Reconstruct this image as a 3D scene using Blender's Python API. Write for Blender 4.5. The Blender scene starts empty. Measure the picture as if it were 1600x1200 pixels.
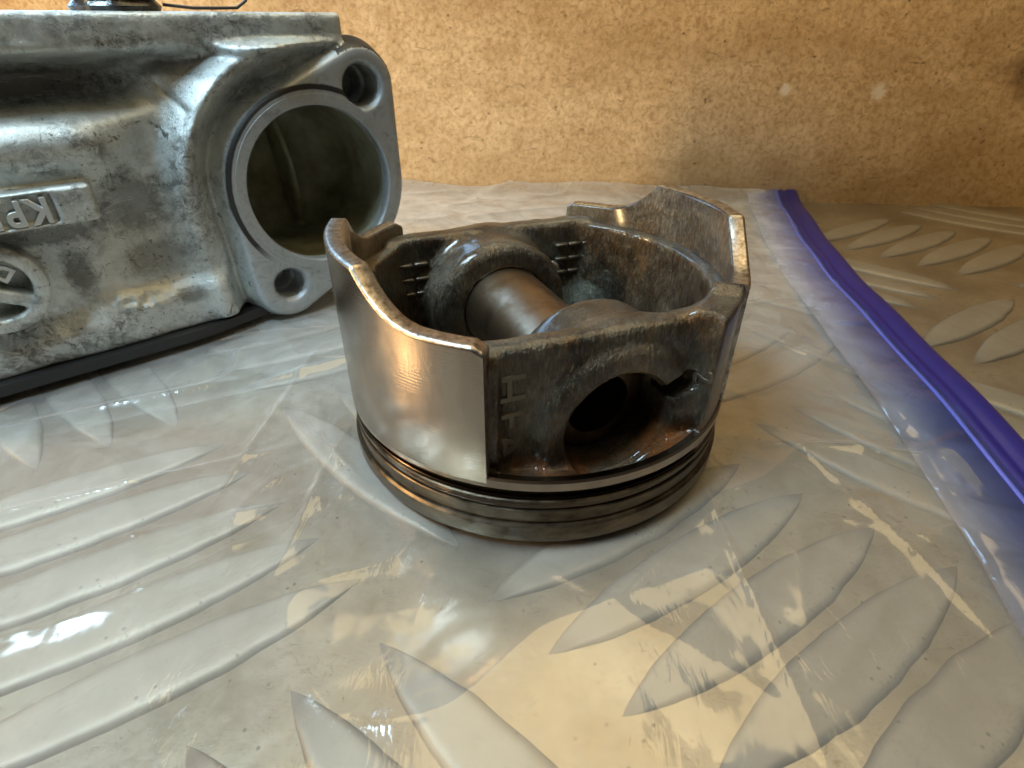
import bpy, bmesh, math, random
import numpy as np
from mathutils import Matrix, Vector, noise as mnoise

scene = bpy.context.scene
R = math.radians
S = 0.001                                  # everything is authored in millimetres

# ------------------------------------------------------------------ camera
cam_d = bpy.data.cameras.new('camera')
cam = bpy.data.objects.new('camera', cam_d)
scene.collection.objects.link(cam)
scene.camera = cam
PITCH, ROLL = 0.5775158, 0.0032707
fw = Vector((0, math.cos(PITCH), -math.sin(PITCH)))
rt = Vector((1, 0, 0)); up = rt.cross(fw)
rt, up = rt*math.cos(ROLL) + up*math.sin(ROLL), up*math.cos(ROLL) - rt*math.sin(ROLL)
M4 = Matrix((rt, up, -fw)).transposed().to_4x4()
M4.translation = Vector((-5.16, -108.18, 79.3))*S
cam.matrix_world = M4
cam_d.sensor_width = 36; cam_d.lens = 880/1600*36
cam_d.clip_start = 0.002; cam_d.clip_end = 10
cam_d.dof.use_dof = True
cam_d.dof.focus_distance = 0.112
cam_d.dof.aperture_fstop = 36

# ------------------------------------------------------------------ light
world = bpy.data.worlds.new('World'); scene.world = world
world.use_nodes = True
wn = world.node_tree
bg = wn.nodes['Background']
# the room: warm and pale above and beyond the bench, dim where the photographer stands
tcw = wn.nodes.new('ShaderNodeTexCoord'); sxw = wn.nodes.new('ShaderNodeSeparateXYZ'); wn.links.new(tcw.outputs['Generated'], sxw.inputs[0])
mw = wn.nodes.new('ShaderNodeMath'); mw.operation = 'MULTIPLY_ADD'; wn.links.new(sxw.outputs[1], mw.inputs[0]); mw.inputs[1].default_value = 0.5
aw = wn.nodes.new('ShaderNodeMath'); aw.operation = 'MULTIPLY_ADD'; wn.links.new(sxw.outputs[2], aw.inputs[0]); aw.inputs[1].default_value = 0.35; aw.inputs[2].default_value = 0.4
wn.links.new(aw.outputs[0], mw.inputs[2])
rw = wn.nodes.new('ShaderNodeValToRGB'); wn.links.new(mw.outputs[0], rw.inputs[0])
rw.color_ramp.elements[0].position = 0.1; rw.color_ramp.elements[0].color = (0.05, 0.045, 0.04, 1)
rw.color_ramp.elements[1].position = 0.95; rw.color_ramp.elements[1].color = (0.60, 0.50, 0.35, 1)
wn.links.new(rw.outputs[0], bg.inputs[0])
bg.inputs[1].default_value = 0.30

def area(name, loc, target, size, size_y, power, color):
    l = bpy.data.lights.new(name, 'AREA'); l.shape = 'RECTANGLE'
    l.size = size*S; l.size_y = size_y*S; l.energy = power; l.color = color
    o = bpy.data.objects.new(name, l); scene.collection.objects.link(o)
    o.location = Vector(loc)*S
    o.rotation_euler = (Vector(target)-Vector(loc)).to_track_quat('-Z', 'Y').to_euler()
    return o
# broad warm workshop ceiling lamp above and a little behind the piston
area('ceiling_lamp', (110, 95, 560), (30, 40, 0), 640, 380, 2.0, (1.0, 0.75, 0.37))
# cool daylight from a window beyond the board, back left
area('window_light', (-420, 430, 320), (-60, 40, 20), 400, 240, 3.0, (0.36, 0.64, 1.0))
# warm bench lamp to the left (the gold streak on the skirt)
area('bench_lamp', (-520, -150, 185), (-10, -10, 20), 44, 220, 3.4, (1.0, 0.66, 0.30))
# cool strip lamp overhead in front (highlights along the casting)
sl_ = area('strip_lamp', (-250, -80, 440), (-115, 25, 20), 300, 110, 0.66, (0.60, 0.84, 1.0)); sl_.data.spread = R(56)

scene.view_settings.view_transform = 'Standard'
scene.view_settings.look = 'None'
scene.view_settings.exposure = 0.0
scene.view_settings.gamma = 1.0
scene.render.engine = 'CYCLES'
scene.cycles.max_bounces = 10
scene.cycles.transparent_max_bounces = 12
scene.cycles.sample_clamp_indirect = 6

# ------------------------------------------------------------------ helpers
def link(o, parent=None):
    scene.collection.objects.link(o)
    if parent is not None: o.parent = parent
    return o

def empty(name, loc=(0, 0, 0), rz=0):
    o = bpy.data.objects.new(name, None); o.empty_display_size = 0.01
    o.location = Vector(loc)*S; o.rotation_euler = (0, 0, rz)
    return link(o)

def tag(o, label=None, cat=None, group=None, kind=None):
    for k, v in (('label', label), ('category', cat), ('group', group), ('kind', kind)):
        if v: o[k] = v
    return o

def mesh_np(name, v, f, mat, parent=None, smooth=True):
    """v (n,3) in mm, f (m,4) or (m,3)"""
    v = np.asarray(v, np.float32)*S; f = np.asarray(f, np.int32)
    me = bpy.data.meshes.new(name)
    me.vertices.add(len(v)); me.vertices.foreach_set('co', v.ravel())
    k = f.shape[1]
    me.loops.add(f.size); me.loops.foreach_set('vertex_index', f.ravel())
    me.polygons.add(len(f))
    me.polygons.foreach_set('loop_start', np.arange(0, f.size, k, dtype=np.int32))
    me.polygons.foreach_set('loop_total', np.full(len(f), k, np.int32))
    me.polygons.foreach_set('use_smooth', np.full(len(f), smooth))
    me.update(calc_edges=True); me.validate()
    me.materials.append(mat)
    return link(bpy.data.objects.new(name, me), parent)

def mesh_bm(name, bm, mat, parent=None, smooth=True, sharp=None):
    bmesh.ops.scale(bm, vec=(S, S, S), verts=bm.verts)
    bmesh.ops.recalc_face_normals(bm, faces=bm.faces)
    me = bpy.data.meshes.new(name)
    if smooth:
        for f in bm.faces: f.smooth = True
    if sharp is not None:
        for e in bm.edges:
            if len(e.link_faces) == 2 and e.calc_face_angle(0) > R(sharp): e.smooth = False
    bm.to_mesh(me); bm.free(); me.materials.append(mat)
    return link(bpy.data.objects.new(name, me), parent)

def lathe(prof, n=180, closed=True):
    """prof [(r,z)...] closed loop revolve about z"""
    bm = bmesh.new(); rows = []
    for i in range(n):
        a = 2*math.pi*i/n
        rows.append([bm.verts.new((r*math.cos(a), r*math.sin(a), z)) for r, z in prof])
    m = len(prof)
    for i in range(n):
        A, B = rows[i], rows[(i+1) % n]
        for j in range(m if closed else m-1):
            k = (j+1) % m
            bm.faces.new((A[j], B[j], B[k], A[k]))
    return bm

def surface_nets(F, org, h):
    """F<0 inside; returns verts (mm), quads"""
    s = F < 0
    nx, ny, nz = F.shape
    c = s[:-1, :-1, :-1].astype(np.int8)
    c = (s[:-1, :-1, :-1].astype(np.int8) + s[1:, :-1, :-1] + s[:-1, 1:, :-1] + s[1:, 1:, :-1]
         + s[:-1, :-1, 1:] + s[1:, :-1, 1:] + s[:-1, 1:, 1:] + s[1:, 1:, 1:])
    act = np.argwhere((c > 0) & (c < 8))
    idx = np.full(c.shape, -1, np.int32); idx[tuple(act.T)] = np.arange(len(act))
    acc = np.zeros((len(act), 3)); cnt = np.zeros(len(act))
    corners = [(i, j, k) for i in (0, 1) for j in (0, 1) for k in (0, 1)]
    val = {cc: F[act[:, 0]+cc[0], act[:, 1]+cc[1], act[:, 2]+cc[2]] for cc in corners}
    for a in corners:
        for d in range(3):
            if a[d] == 0:
                b = list(a); b[d] = 1; b = tuple(b)
                fa, fb = val[a], val[b]
                m = (fa < 0) != (fb < 0)
                t = fa[m]/(fa[m]-fb[m])
                p = np.tile(np.array(a, float), (m.sum(), 1)); p[:, d] = t
                acc[m] += p; cnt[m] += 1
    v = (act + acc/cnt[:, None])*h + np.array(org)
    quads = []
    for d in range(3):
        e1, e2 = [(1, 2), (2, 0), (0, 1)][d]
        A = [slice(None)]*3; B = [slice(None)]*3
        A[d] = slice(0, -1); B[d] = slice(1, None)
        sa, sb = s[tuple(A)], s[tuple(B)]
        ed = np.argwhere(sa != sb)
        ok = (ed[:, e1] > 0) & (ed[:, e2] > 0) & (ed[:, e1] < F.shape[e1]-1) & (ed[:, e2] < F.shape[e2]-1)
        ed = ed[ok]
        def cell(o1, o2):
            q = ed.copy(); q[:, e1] -= o1; q[:, e2] -= o2
            return idx[tuple(q.T)]
        Q = np.stack([cell(1, 1), cell(0, 1), cell(0, 0), cell(1, 0)], 1)
        fl = ~sa[tuple(ed.T)]
        Q[fl] = Q[fl][:, ::-1]
        quads.append(Q)
    return v, np.concatenate(quads)

def smin(a, b, k):
    h = np.clip(0.5+0.5*(b-a)/k, 0, 1)
    return b*(1-h) + a*h - k*h*(1-h)
def smax(a, b, k): return -smin(-a, -b, k)
def sd_box(x, y, z, c, hs, r=0):
    qx = np.abs(x-c[0])-hs[0]+r; qy = np.abs(y-c[1])-hs[1]+r; qz = np.abs(z-c[2])-hs[2]+r
    return np.sqrt(np.maximum(qx, 0)**2+np.maximum(qy, 0)**2+np.maximum(qz, 0)**2) + np.minimum(np.maximum(qx, np.maximum(qy, qz)), 0) - r
def sstep(a, b, x):
    t = np.clip((x-a)/(b-a), 0, 1); return t*t*(3-2*t)

def vnoise(shape_pts, freq, seed):
    """cheap smooth value noise on 2-D points (x,y arrays)"""
    x, y = shape_pts[0]*freq+seed*13.7, shape_pts[1]*freq+seed*7.3
    xi = np.floor(x).astype(int); yi = np.floor(y).astype(int)
    fx, fy = x-xi, y-yi; fx = fx*fx*(3-2*fx); fy = fy*fy*(3-2*fy)
    def hsh(i, j):
        n = (i*374761393 + j*668265263 + seed*974634777) & 0xffffffff
        n = ((n ^ (n >> 13))*1274126177) & 0xffffffff
        return ((n ^ (n >> 16)) & 0xffff)/32768.0-1
    return ((hsh(xi, yi)*(1-fx)+hsh(xi+1, yi)*fx)*(1-fy) + (hsh(xi, yi+1)*(1-fx)+hsh(xi+1, yi+1)*fx)*fy)

# ---- shader helper
class Mat:
    def __init__(s, name):
        s.m = bpy.data.materials.new(name); s.m.use_nodes = True
        s.t = s.m.node_tree; s.N = s.t.nodes; s.L = s.t.links
        s.p = s.N['Principled BSDF']; s.out = s.N['Material Output']
        tc = s.N.new('ShaderNodeTexCoord'); mp = s.N.new('ShaderNodeVectorMath'); mp.operation = 'SCALE'
        mp.inputs['Scale'].default_value = 1000
        s.L.new(tc.outputs['Object'], mp.inputs[0]); s.co = mp.outputs[0]   # object coordinates in mm
        s.tc = tc
    def set(s, k, v):
        i = s.p.inputs[k]
        if hasattr(v, 'is_linked'): s.L.new(v, i)
        elif isinstance(v, tuple): i.default_value = (*v, 1)
        else: i.default_value = v
        return s
    def inp(s, sock, v):
        if hasattr(v, 'is_linked'): s.L.new(v, sock)
        elif isinstance(v, tuple) and len(sock.default_value) == 4: sock.default_value = (*v[:3], 1)
        else: sock.default_value = v
    def scaled(s, vec, loc=(0, 0, 0), rot=(0, 0, 0)):
        m = s.N.new('ShaderNodeMapping'); s.L.new(s.co, m.inputs[0])
        m.inputs['Scale'].default_value = vec; m.inputs['Location'].default_value = loc; m.inputs['Rotation'].default_value = rot
        return m.outputs[0]
    def noise(s, scale, detail=4, rough=0.55, dist=0, co=None, col=False):
        n = s.N.new('ShaderNodeTexNoise'); s.L.new(co or s.co, n.inputs['Vector'])
        n.inputs['Scale'].default_value = scale; n.inputs['Detail'].default_value = detail
        n.inputs['Roughness'].default_value = rough; n.inputs['Distortion'].default_value = dist
        return n.outputs[1 if col else 0]
    def voro(s, scale, feat='F1', co=None, out=0, rand=1.0):
        n = s.N.new('ShaderNodeTexVoronoi'); n.feature = feat; s.L.new(co or s.co, n.inputs['Vector'])
        n.inputs['Scale'].default_value = scale; n.inputs['Randomness'].default_value = rand
        return n.outputs[out]
    def ramp(s, f, lo, hi, c0=(0, 0, 0), c1=(1, 1, 1)):
        r = s.N.new('ShaderNodeValToRGB'); s.L.new(f, r.inputs[0])
        r.color_ramp.elements[0].position = lo; r.color_ramp.elements[1].position = hi
        r.color_ramp.elements[0].color = (*c0, 1); r.color_ramp.elements[1].color = (*c1, 1)
        return r.outputs[0]
    def mix(s, f, a, b, mode='MIX'):
        n = s.N.new('ShaderNodeMix'); n.data_type = 'RGBA'; n.blend_type = mode
        s.inp(n.inputs[0], f); s.inp(n.inputs[6], a); s.inp(n.inputs[7], b)
        return n.outputs[2]
    def math(s, op, a, b=0.0, clamp=False):
        n = s.N.new('ShaderNodeMath'); n.operation = op; n.use_clamp = clamp
        s.inp(n.inputs[0], a); s.inp(n.inputs[1], b); return n.outputs[0]
    def sep(s, co=None):
        n = s.N.new('ShaderNodeSeparateXYZ'); s.L.new(co or s.co, n.inputs[0]); return n.outputs
    def bump(s, h, dist, strength=1.0, prev=None):
        n = s.N.new('ShaderNodeBump'); s.L.new(h, n.inputs['Height'])
        n.inputs['Distance'].default_value = dist*S; n.inputs['Strength'].default_value = strength
        if prev is not None: s.L.new(prev, n.inputs['Normal'])
        return n.outputs[0]
    def spot(s, cx, cy, rx, ry, axes=(0, 2), soft=0.5, ndist=None):
        """1 inside an ellipse in two object axes (mm), ragged edge"""
        o = s.sep()
        a = s.math('DIVIDE', s.math('SUBTRACT', o[axes[0]], cx), rx)
        b = s.math('DIVIDE', s.math('SUBTRACT', o[axes[1]], cy), ry)
        d = s.math('SQRT', s.math('ADD', s.math('MULTIPLY', a, a), s.math('MULTIPLY', b, b)))
        if ndist is not None: d = s.math('ADD', d, s.math('MULTIPLY', s.math('SUBTRACT', ndist, 0.5), 1.6))
        return s.ramp(d, 1-soft, 1+soft*0.3, (1, 1, 1), (0, 0, 0))

def mat_skirt():                      # fine turned aluminium, bright
    m = Mat('machined_skirt')
    z = m.sep()[2]
    w = m.math('SINE', m.math('MULTIPLY', z, 2*math.pi/0.62))
    n = m.noise(0.12, 5, 0.6, co=m.scaled((1, 1, 0.25)))
    st = m.noise(1.4, 4, 0.6, co=m.scaled((0.04, 0.04, 2.2)))
    m.set('Base Color', m.mix(m.ramp(n, 0.35, 0.7), (0.27, 0.22, 0.18), (0.41, 0.345, 0.285)))
    m.set('Metallic', 1.0)
    m.set('Roughness', m.ramp(st, 0.3, 0.75, (0.17,)*3, (0.27,)*3))
    m.set('Anisotropic', 0.6)
    b = m.bump(w, 0.006, 0.7)
    sc = m.noise(2.5, 3, 0.7, co=m.scaled((1, 1, 0.05)))
    b = m.bump(m.math('MULTIPLY', m.ramp(sc, 0.55, 0.7), m.ramp(m.noise(0.1, 3, 0.5, co=m.scaled((1, 1, 0.5))), 0.45, 0.62)), 0.02, 0.6, b)
    b = m.bump(st, 0.006, 0.5, b)
    m.set('Normal', b)
    return m.m

def mat_cut():                        # cast edges freshly machined, scuffed
    m = Mat('machined_edge')
    n = m.noise(0.8, 6, 0.7)
    m.set('Base Color', m.mix(m.ramp(n, 0.35, 0.65), (0.16, 0.13, 0.10), (0.58, 0.52, 0.46)))
    m.set('Metallic', 1.0); m.set('Roughness', 0.36)
    m.set('Normal', m.bump(n, 0.10, 0.6))
    return m.m

def mat_piston_cast():                # oily brown stained casting
    m = Mat('oily_cast_aluminium')
    n1 = m.noise(0.09, 6, 0.62, 0.6)
    n2 = m.noise(0.55, 5, 0.65)
    grain = m.noise(1.7, 4, 0.7, co=m.scaled((1, 1, 0.32)))
    base = m.mix(m.ramp(n1, 0.36, 0.62), (0.040, 0.032, 0.022), (0.19, 0.165, 0.118))
    base = m.mix(m.ramp(n2, 0.45, 0.75), base, (0.105, 0.055, 0.022))
    base = m.mix(m.math('MULTIPLY', m.ramp(m.noise(0.16, 4, 0.6, co=m.scaled((1, 1, 1), (31, 7, 3))), 0.56, 0.70), 0.45), base, (0.20, 0.20, 0.18))
    cl = m.math('MULTIPLY', m.spot(22, 17, 8, 5.5, (0, 2), 0.5, m.noise(0.25, 6)), m.ramp(m.math('MULTIPLY', m.sep()[1], 1.0/40), 0.35, 0.5))
    base = m.mix(m.math('MULTIPLY', cl, 0.9), base, (0.56, 0.57, 0.46))  # specular highlight at the foot of the back wall, painted as a pale patch
    base = m.mix(m.math('MULTIPLY', m.ramp(grain, 0.56, 0.70), 0.35), base, (0.30, 0.25, 0.17))
    base = m.mix(1.0, base, m.ramp(grain, 0.34, 0.66, (0.45,)*3, (1.0,)*3), 'MULTIPLY')
    base = m.mix(m.math('MULTIPLY', m.ramp(m.noise(0.13, 5, 0.65, 0.5, co=m.scaled((1, 1, 0.5), (12, 8, 2))), 0.56, 0.70), 0.38), base, (0.24, 0.13, 0.04))
    # rusty varnish in the foot of the front pocket, dark carbon next to it
    rust = m.spot(3, 13.5, 22, 4.6, (0, 2), 0.6, m.noise(0.3, 5))
    fr = m.ramp(m.math('MULTIPLY', m.sep()[1], -1.0/40), 0.68, 0.74)
    base = m.mix(m.math('MULTIPLY', m.math('MULTIPLY', rust, fr), 0.7), base, (0.36, 0.12, 0.022))
    car = m.spot(-8, 14.5, 5, 5, (0, 2), 0.7, m.noise(0.4, 5, co=m.scaled((1, 1, 1), (5, 5, 5))))
    base = m.mix(m.math('MULTIPLY', m.math('MULTIPLY', car, fr), 0.8), base, (0.02, 0.014, 0.01))
    m.set('Base Color', base)
    m.set('Metallic', m.ramp(n2, 0.3, 0.8, (0.85,)*3, (0.45,)*3))
    m.set('Roughness', m.ramp(n1, 0.3, 0.7, (0.30,)*3, (0.48,)*3))
    m.set('Coat Weight', 0.6); m.set('Coat Roughness', 0.16)
    b = m.bump(grain, 0.7, 1.0)
    b = m.bump(n2, 0.3, 0.5, b)
    m.set('Normal', b)
    return m.m

def mat_belt():                       # ring lands: dark bronze, carbon
    m = Mat('carboned_ring_belt')
    n = m.noise(0.16, 6, 0.65, co=m.scaled((1, 1, 2.2)))
    n2 = m.noise(1.2, 4, 0.6, co=m.scaled((1, 1, 3)))
    base = m.mix(m.ramp(n, 0.35, 0.65), (0.030, 0.022, 0.015), (0.115, 0.09, 0.062))
    base = m.mix(m.ramp(n2, 0.62, 0.8), base, (0.03, 0.018, 0.012))
    m.set('Base Color', base); m.set('Metallic', 0.9)
    m.set('Roughness', m.ramp(n, 0.3, 0.7, (0.26,)*3, (0.42,)*3))
    m.set('Normal', m.bump(n2, 0.06, 0.5))
    return m.m

def mat_ring():
    m = Mat('dark_steel_ring')
    m.set('Base Color', (0.09, 0.07, 0.055)); m.set('Metallic', 1.0); m.set('Roughness', 0.22)
    return m.m

def mat_pin():
    m = Mat('varnished_pin_steel')
    n = m.noise(0.16, 5, 0.6)
    m.set('Base Color', m.mix(m.ramp(n, 0.4, 0.65), (0.30, 0.22, 0.15), (0.17, 0.11, 0.065)))
    m.set('Metallic', 1.0)
    m.set('Roughness', m.ramp(n, 0.35, 0.7, (0.32,)*3, (0.46,)*3))
    return m.m

def mat_engine():
    m = Mat('grimy_silver_casting')
    big = m.noise(0.045, 6, 0.6, 0.5)
    mid = m.noise(0.22, 7, 0.68, 0.8)
    fine = m.noise(1.3, 5, 0.7)
    base = m.mix(m.ramp(mid, 0.3, 0.7), (0.46, 0.50, 0.495), (0.66, 0.71, 0.70))
    gr = m.math('MULTIPLY', m.ramp(big, 0.47, 0.60), m.ramp(m.noise(0.35, 9, 0.78, 0.6), 0.42, 0.56))
    base = m.mix(m.math('MULTIPLY', gr, 0.85), base, (0.060, 0.056, 0.050))
    # shaped darker patches: in the long pocket, below the text plate, along the flange
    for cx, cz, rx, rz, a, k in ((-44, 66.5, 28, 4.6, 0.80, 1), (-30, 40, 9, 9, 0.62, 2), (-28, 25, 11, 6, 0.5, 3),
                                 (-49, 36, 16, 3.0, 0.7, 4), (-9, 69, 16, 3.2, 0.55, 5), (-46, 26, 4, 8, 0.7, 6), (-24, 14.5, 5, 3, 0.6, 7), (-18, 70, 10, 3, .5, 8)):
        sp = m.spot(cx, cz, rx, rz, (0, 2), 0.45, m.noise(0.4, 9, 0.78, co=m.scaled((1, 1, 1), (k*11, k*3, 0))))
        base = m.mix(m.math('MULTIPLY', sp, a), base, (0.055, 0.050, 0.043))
    specks = m.ramp(m.noise(0.9, 6, 0.75, 0.4), 0.58, 0.65)
    specks = m.math('MULTIPLY', specks, m.ramp(m.noise(0.08, 3), 0.40, 0.52))
    blot = m.math('MULTIPLY', m.ramp(m.noise(0.28, 9, 0.8, 0.8, co=m.scaled((1, 1, 1), (17, 4, 9))), 0.56, 0.62), m.ramp(m.noise(0.06, 3, 0.5, co=m.scaled((1, 1, 1), (3, 40, 9))), 0.44, 0.56))
    base = m.mix(m.math('MULTIPLY', blot, 0.85), base, (0.035, 0.03, 0.025))
    base = m.mix(m.math('MULTIPLY', specks, 0.9), base, (0.03, 0.027, 0.022))
    scr = m.ramp(m.noise(0.5, 3, 0.5, 2.5, co=m.scaled((0.25, 1, 1.1), (0, 0, 0), (0, 0.9, 0))), 0.62, 0.66)
    base = m.mix(m.math('MULTIPLY', scr, 0.25), base, (0.62, 0.60, 0.56))
    m.set('Base Color', base)
    m.set('Metallic', m.math('SUBTRACT', 0.60, m.math('MULTIPLY', gr, 0.5)))
    m.set('Roughness', m.ramp(mid, 0.3, 0.7, (0.30,)*3, (0.46,)*3))
    b = m.bump(fine, 0.30, 0.75)
    b = m.bump(mid, 0.6, 0.35, b)
    m.set('Normal', b)
    return m.m

def mat_flange():
    m = Mat('machined_flange_face')
    mid = m.noise(0.22, 7, 0.68, 0.8); fine = m.noise(1.6, 5, 0.7)
    base = m.mix(m.ramp(mid, 0.35, 0.7), (0.34, 0.37, 0.39), (0.52, 0.56, 0.58))
    base = m.mix(m.math('MULTIPLY', m.ramp(mid, 0.52, 0.70), 0.65), base, (0.10, 0.095, 0.09))
    base = m.mix(m.math('MULTIPLY', m.ramp(fine, 0.62, 0.72), 0.8), base, (0.05, 0.045, 0.04))
    o = m.sep(); du = m.math('SUBTRACT', o[0], 17.6); dz = m.math('SUBTRACT', o[2], 37.7)
    rr = m.math('SQRT', m.math('ADD', m.math('MULTIPLY', du, du), m.math('MULTIPLY', dz, dz)))
    arc = m.math('MULTIPLY', m.ramp(m.math('ADD', m.math('MULTIPLY', m.math('ABSOLUTE', m.math('SUBTRACT', rr, 25.9)), 0.75), m.math('MULTIPLY', mid, 0.3)), 0.55, 0.8, (1, 1, 1), (0, 0, 0)),
                 m.ramp(m.math('ADD', m.math('MULTIPLY', m.math('SUBTRACT', dz, du), 0.02), 0.3), 0.3, 0.5))
    base = m.mix(m.math('MULTIPLY', arc, 0.95), base, (0.02, 0.018, 0.016))
    m.set('Base Color', base); m.set('Metallic', 0.5); m.set('Roughness', 0.48)
    m.set('Normal', m.bump(fine, 0.14, 0.6))
    return m.m

def simple(name, col, metal=0.0, rough=0.5, bump=None):
    m = Mat(name); m.set('Base Color', col); m.set('Metallic', metal); m.set('Roughness', rough)
    if bump: m.set('Normal', m.bump(m.noise(bump[0], 4), bump[1], 0.6))
    return m.m

def mat_bore():
    m = Mat('greenish_coolant_bore')
    n = m.noise(0.12, 5, 0.6)
    m.set('Base Color', m.mix(m.ramp(n, 0.35, 0.7), (0.20, 0.20, 0.135), (0.42, 0.42, 0.31)))
    m.set('Metallic', 0.15); m.set('Roughness', 0.5)
    m.set('Normal', m.bump(m.noise(0.7, 4), 0.15, 0.5))
    return m.m

def mat_plate():
    m = Mat('tread_plate_aluminium')
    n = m.noise(0.035, 5, 0.6); n2 = m.noise(0.4, 6, 0.7); n3 = m.noise(2.5, 4, 0.6)
    base = m.mix(m.ramp(n, 0.35, 0.65), (0.27, 0.222, 0.15), (0.43, 0.375, 0.27))
    base = m.mix(m.math('MULTIPLY', m.ramp(n2, 0.55, 0.72), 0.45), base, (0.36, 0.30, 0.24))
    base = m.mix(m.math('MULTIPLY', m.ramp(m.noise(0.7, 8, 0.8), 0.60, 0.68), 0.75), base, (0.12, 0.09, 0.06))
    dn = m.noise(0.26, 9, 0.78, 0.5, co=m.scaled((1, 1, 1), (44, 12, 0)))
    base = m.mix(m.math('MULTIPLY', m.math('MULTIPLY', m.ramp(dn, 0.54, 0.66), m.ramp(n, 0.40, 0.60)), 0.65), base, (0.17, 0.115, 0.065))
    sp = m.math('MULTIPLY', m.ramp(m.voro(0.35), 0.07, 0.13, (1, 1, 1), (0, 0, 0)), m.ramp(m.noise(0.06, 2), 0.50, 0.58))
    base = m.mix(m.math('MULTIPLY', sp, 0.7), base, (0.05, 0.035, 0.02))
    st = m.spot(-88, -22, 52, 34, (0, 1), 0.6, m.noise(0.05, 5, 0.6))
    base = m.mix(m.math('MULTIPLY', st, 0.55), base, (0.30, 0.20, 0.135))
    hair = m.ramp(m.noise(0.22, 4, 0.6, 3.0, co=m.scaled((0.5, 1.6, 1), (3, 8, 0), (0, 0, 0.6))), 0.495, 0.503)
    hair2 = m.ramp(m.noise(0.22, 4, 0.6, 3.0, co=m.scaled((0.5, 1.6, 1), (3, 8, 0), (0, 0, 0.6))), 0.503, 0.511, (1, 1, 1), (0, 0, 0))
    hl = m.math('MULTIPLY', m.math('MULTIPLY', hair, hair2), m.ramp(m.noise(0.09, 3), 0.46, 0.55))
    base = m.mix(m.math('MULTIPLY', hl, 0.9), base, (0.16, 0.12, 0.08))
    m.set('Base Color', base); m.set('Metallic', 0.68)
    m.set('Roughness', m.ramp(n2, 0.3, 0.7, (0.27,)*3, (0.40,)*3))
    b = m.bump(n3, 0.03, 0.5); b = m.bump(n2, 0.08, 0.4, b)
    m.set('Normal', b)
    return m.m

def mat_film(tint=(0.93, 0.94, 0.96), haze=0.13, name='clear_plastic_film', blue=False):
    m = Mat(name)
    if blue:
        at = m.N.new('ShaderNodeAttribute'); at.attribute_name = 'fade'
        tint = m.mix(at.outputs['Fac'], tint, (0.90, 0.92, 0.97))
    N, L = m.N, m.L
    tr = N.new('ShaderNodeBsdfTransparent'); gl = N.new('ShaderNodeBsdfGlossy'); df = N.new('ShaderNodeBsdfDiffuse')
    tl = N.new('ShaderNodeBsdfTranslucent')
    m.inp(tr.inputs[0], tint); m.inp(gl.inputs[0], (1.0, 1.0, 1.0)); gl.inputs['Roughness'].default_value = 0.14
    m.inp(df.inputs[0], (0.80, 0.80, 0.80) if not blue else tint); m.inp(tl.inputs[0], (0.8, 0.8, 0.8) if not blue else tint)
    n1 = m.noise(0.35, 5, 0.6, 1.2); n2 = m.noise(0.055, 1.5, 0.45, 0.8)
    n3 = m.noise(0.12, 1.5, 0.4, 1.5, co=m.scaled((1, 0.35, 1), (0, 0, 0), (0, 0, 0.5)))
    n4 = m.noise(0.5, 2.5, 0.5, 1.6, co=m.scaled((1, 0.3, 1), (7, 3, 0), (0, 0, -0.5)))
    n4 = m.math('MULTIPLY', n4, m.ramp(m.noise(0.035, 2, 0.5, co=m.scaled((1, 1, 1), (60, 9, 0))), 0.50, 0.64))
    b = m.bump(n2, 2.2, 0.6); b = m.bump(n3, 0.35, 0.5, b); b = m.bump(n4, 0.2, 0.7, b)
    for s in (gl, df, tl): L.new(b, s.inputs['Normal'])
    md = N.new('ShaderNodeMixShader'); md.inputs[0].default_value = 0.4
    L.new(df.outputs[0], md.inputs[1]); L.new(tl.outputs[0], md.inputs[2])
    lw = N.new('ShaderNodeLayerWeight'); lw.inputs[0].default_value = 0.5      # facing = 1-cos
    cosv = m.math('MAXIMUM', m.math('SUBTRACT', 1.0, lw.outputs['Facing']), 0.07)
    hz = m.math('SUBTRACT', 1.0, m.math('POWER', 1-haze, m.math('DIVIDE', 1.0, cosv)))
    wr = m.math('ADD', 0.6, m.math('MULTIPLY', m.ramp(m.noise(0.05, 5, 0.6, 1.5), 0.35, 0.7), 0.6))
    yr = m.N.new('ShaderNodeMapRange'); L.new(m.sep()[1], yr.inputs[0])
    yr.inputs[1].default_value = -10; yr.inputs[2].default_value = 130; yr.inputs[3].default_value = 0.85; yr.inputs[4].default_value = 2.0
    hz = m.math('MULTIPLY', m.math('MULTIPLY', hz, wr), yr.outputs[0], True)
    m1 = N.new('ShaderNodeMixShader'); L.new(hz, m1.inputs[0]); L.new(tr.outputs[0], m1.inputs[1]); L.new(md.outputs[0], m1.inputs[2])
    lf = N.new('ShaderNodeLayerWeight'); lf.inputs[0].default_value = 0.5; L.new(b, lf.inputs['Normal'])
    f2 = m.math('ADD', 0.075, m.math('MULTIPLY', m.math('POWER', lf.outputs['Facing'], 4.0), 0.9), True)
    m2 = N.new('ShaderNodeMixShader'); L.new(f2, m2.inputs[0]); L.new(m1.outputs[0], m2.inputs[1]); L.new(gl.outputs[0], m2.inputs[2])
    L.new(m2.outputs[0], m.out.inputs['Surface'])
    return m.m

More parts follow.
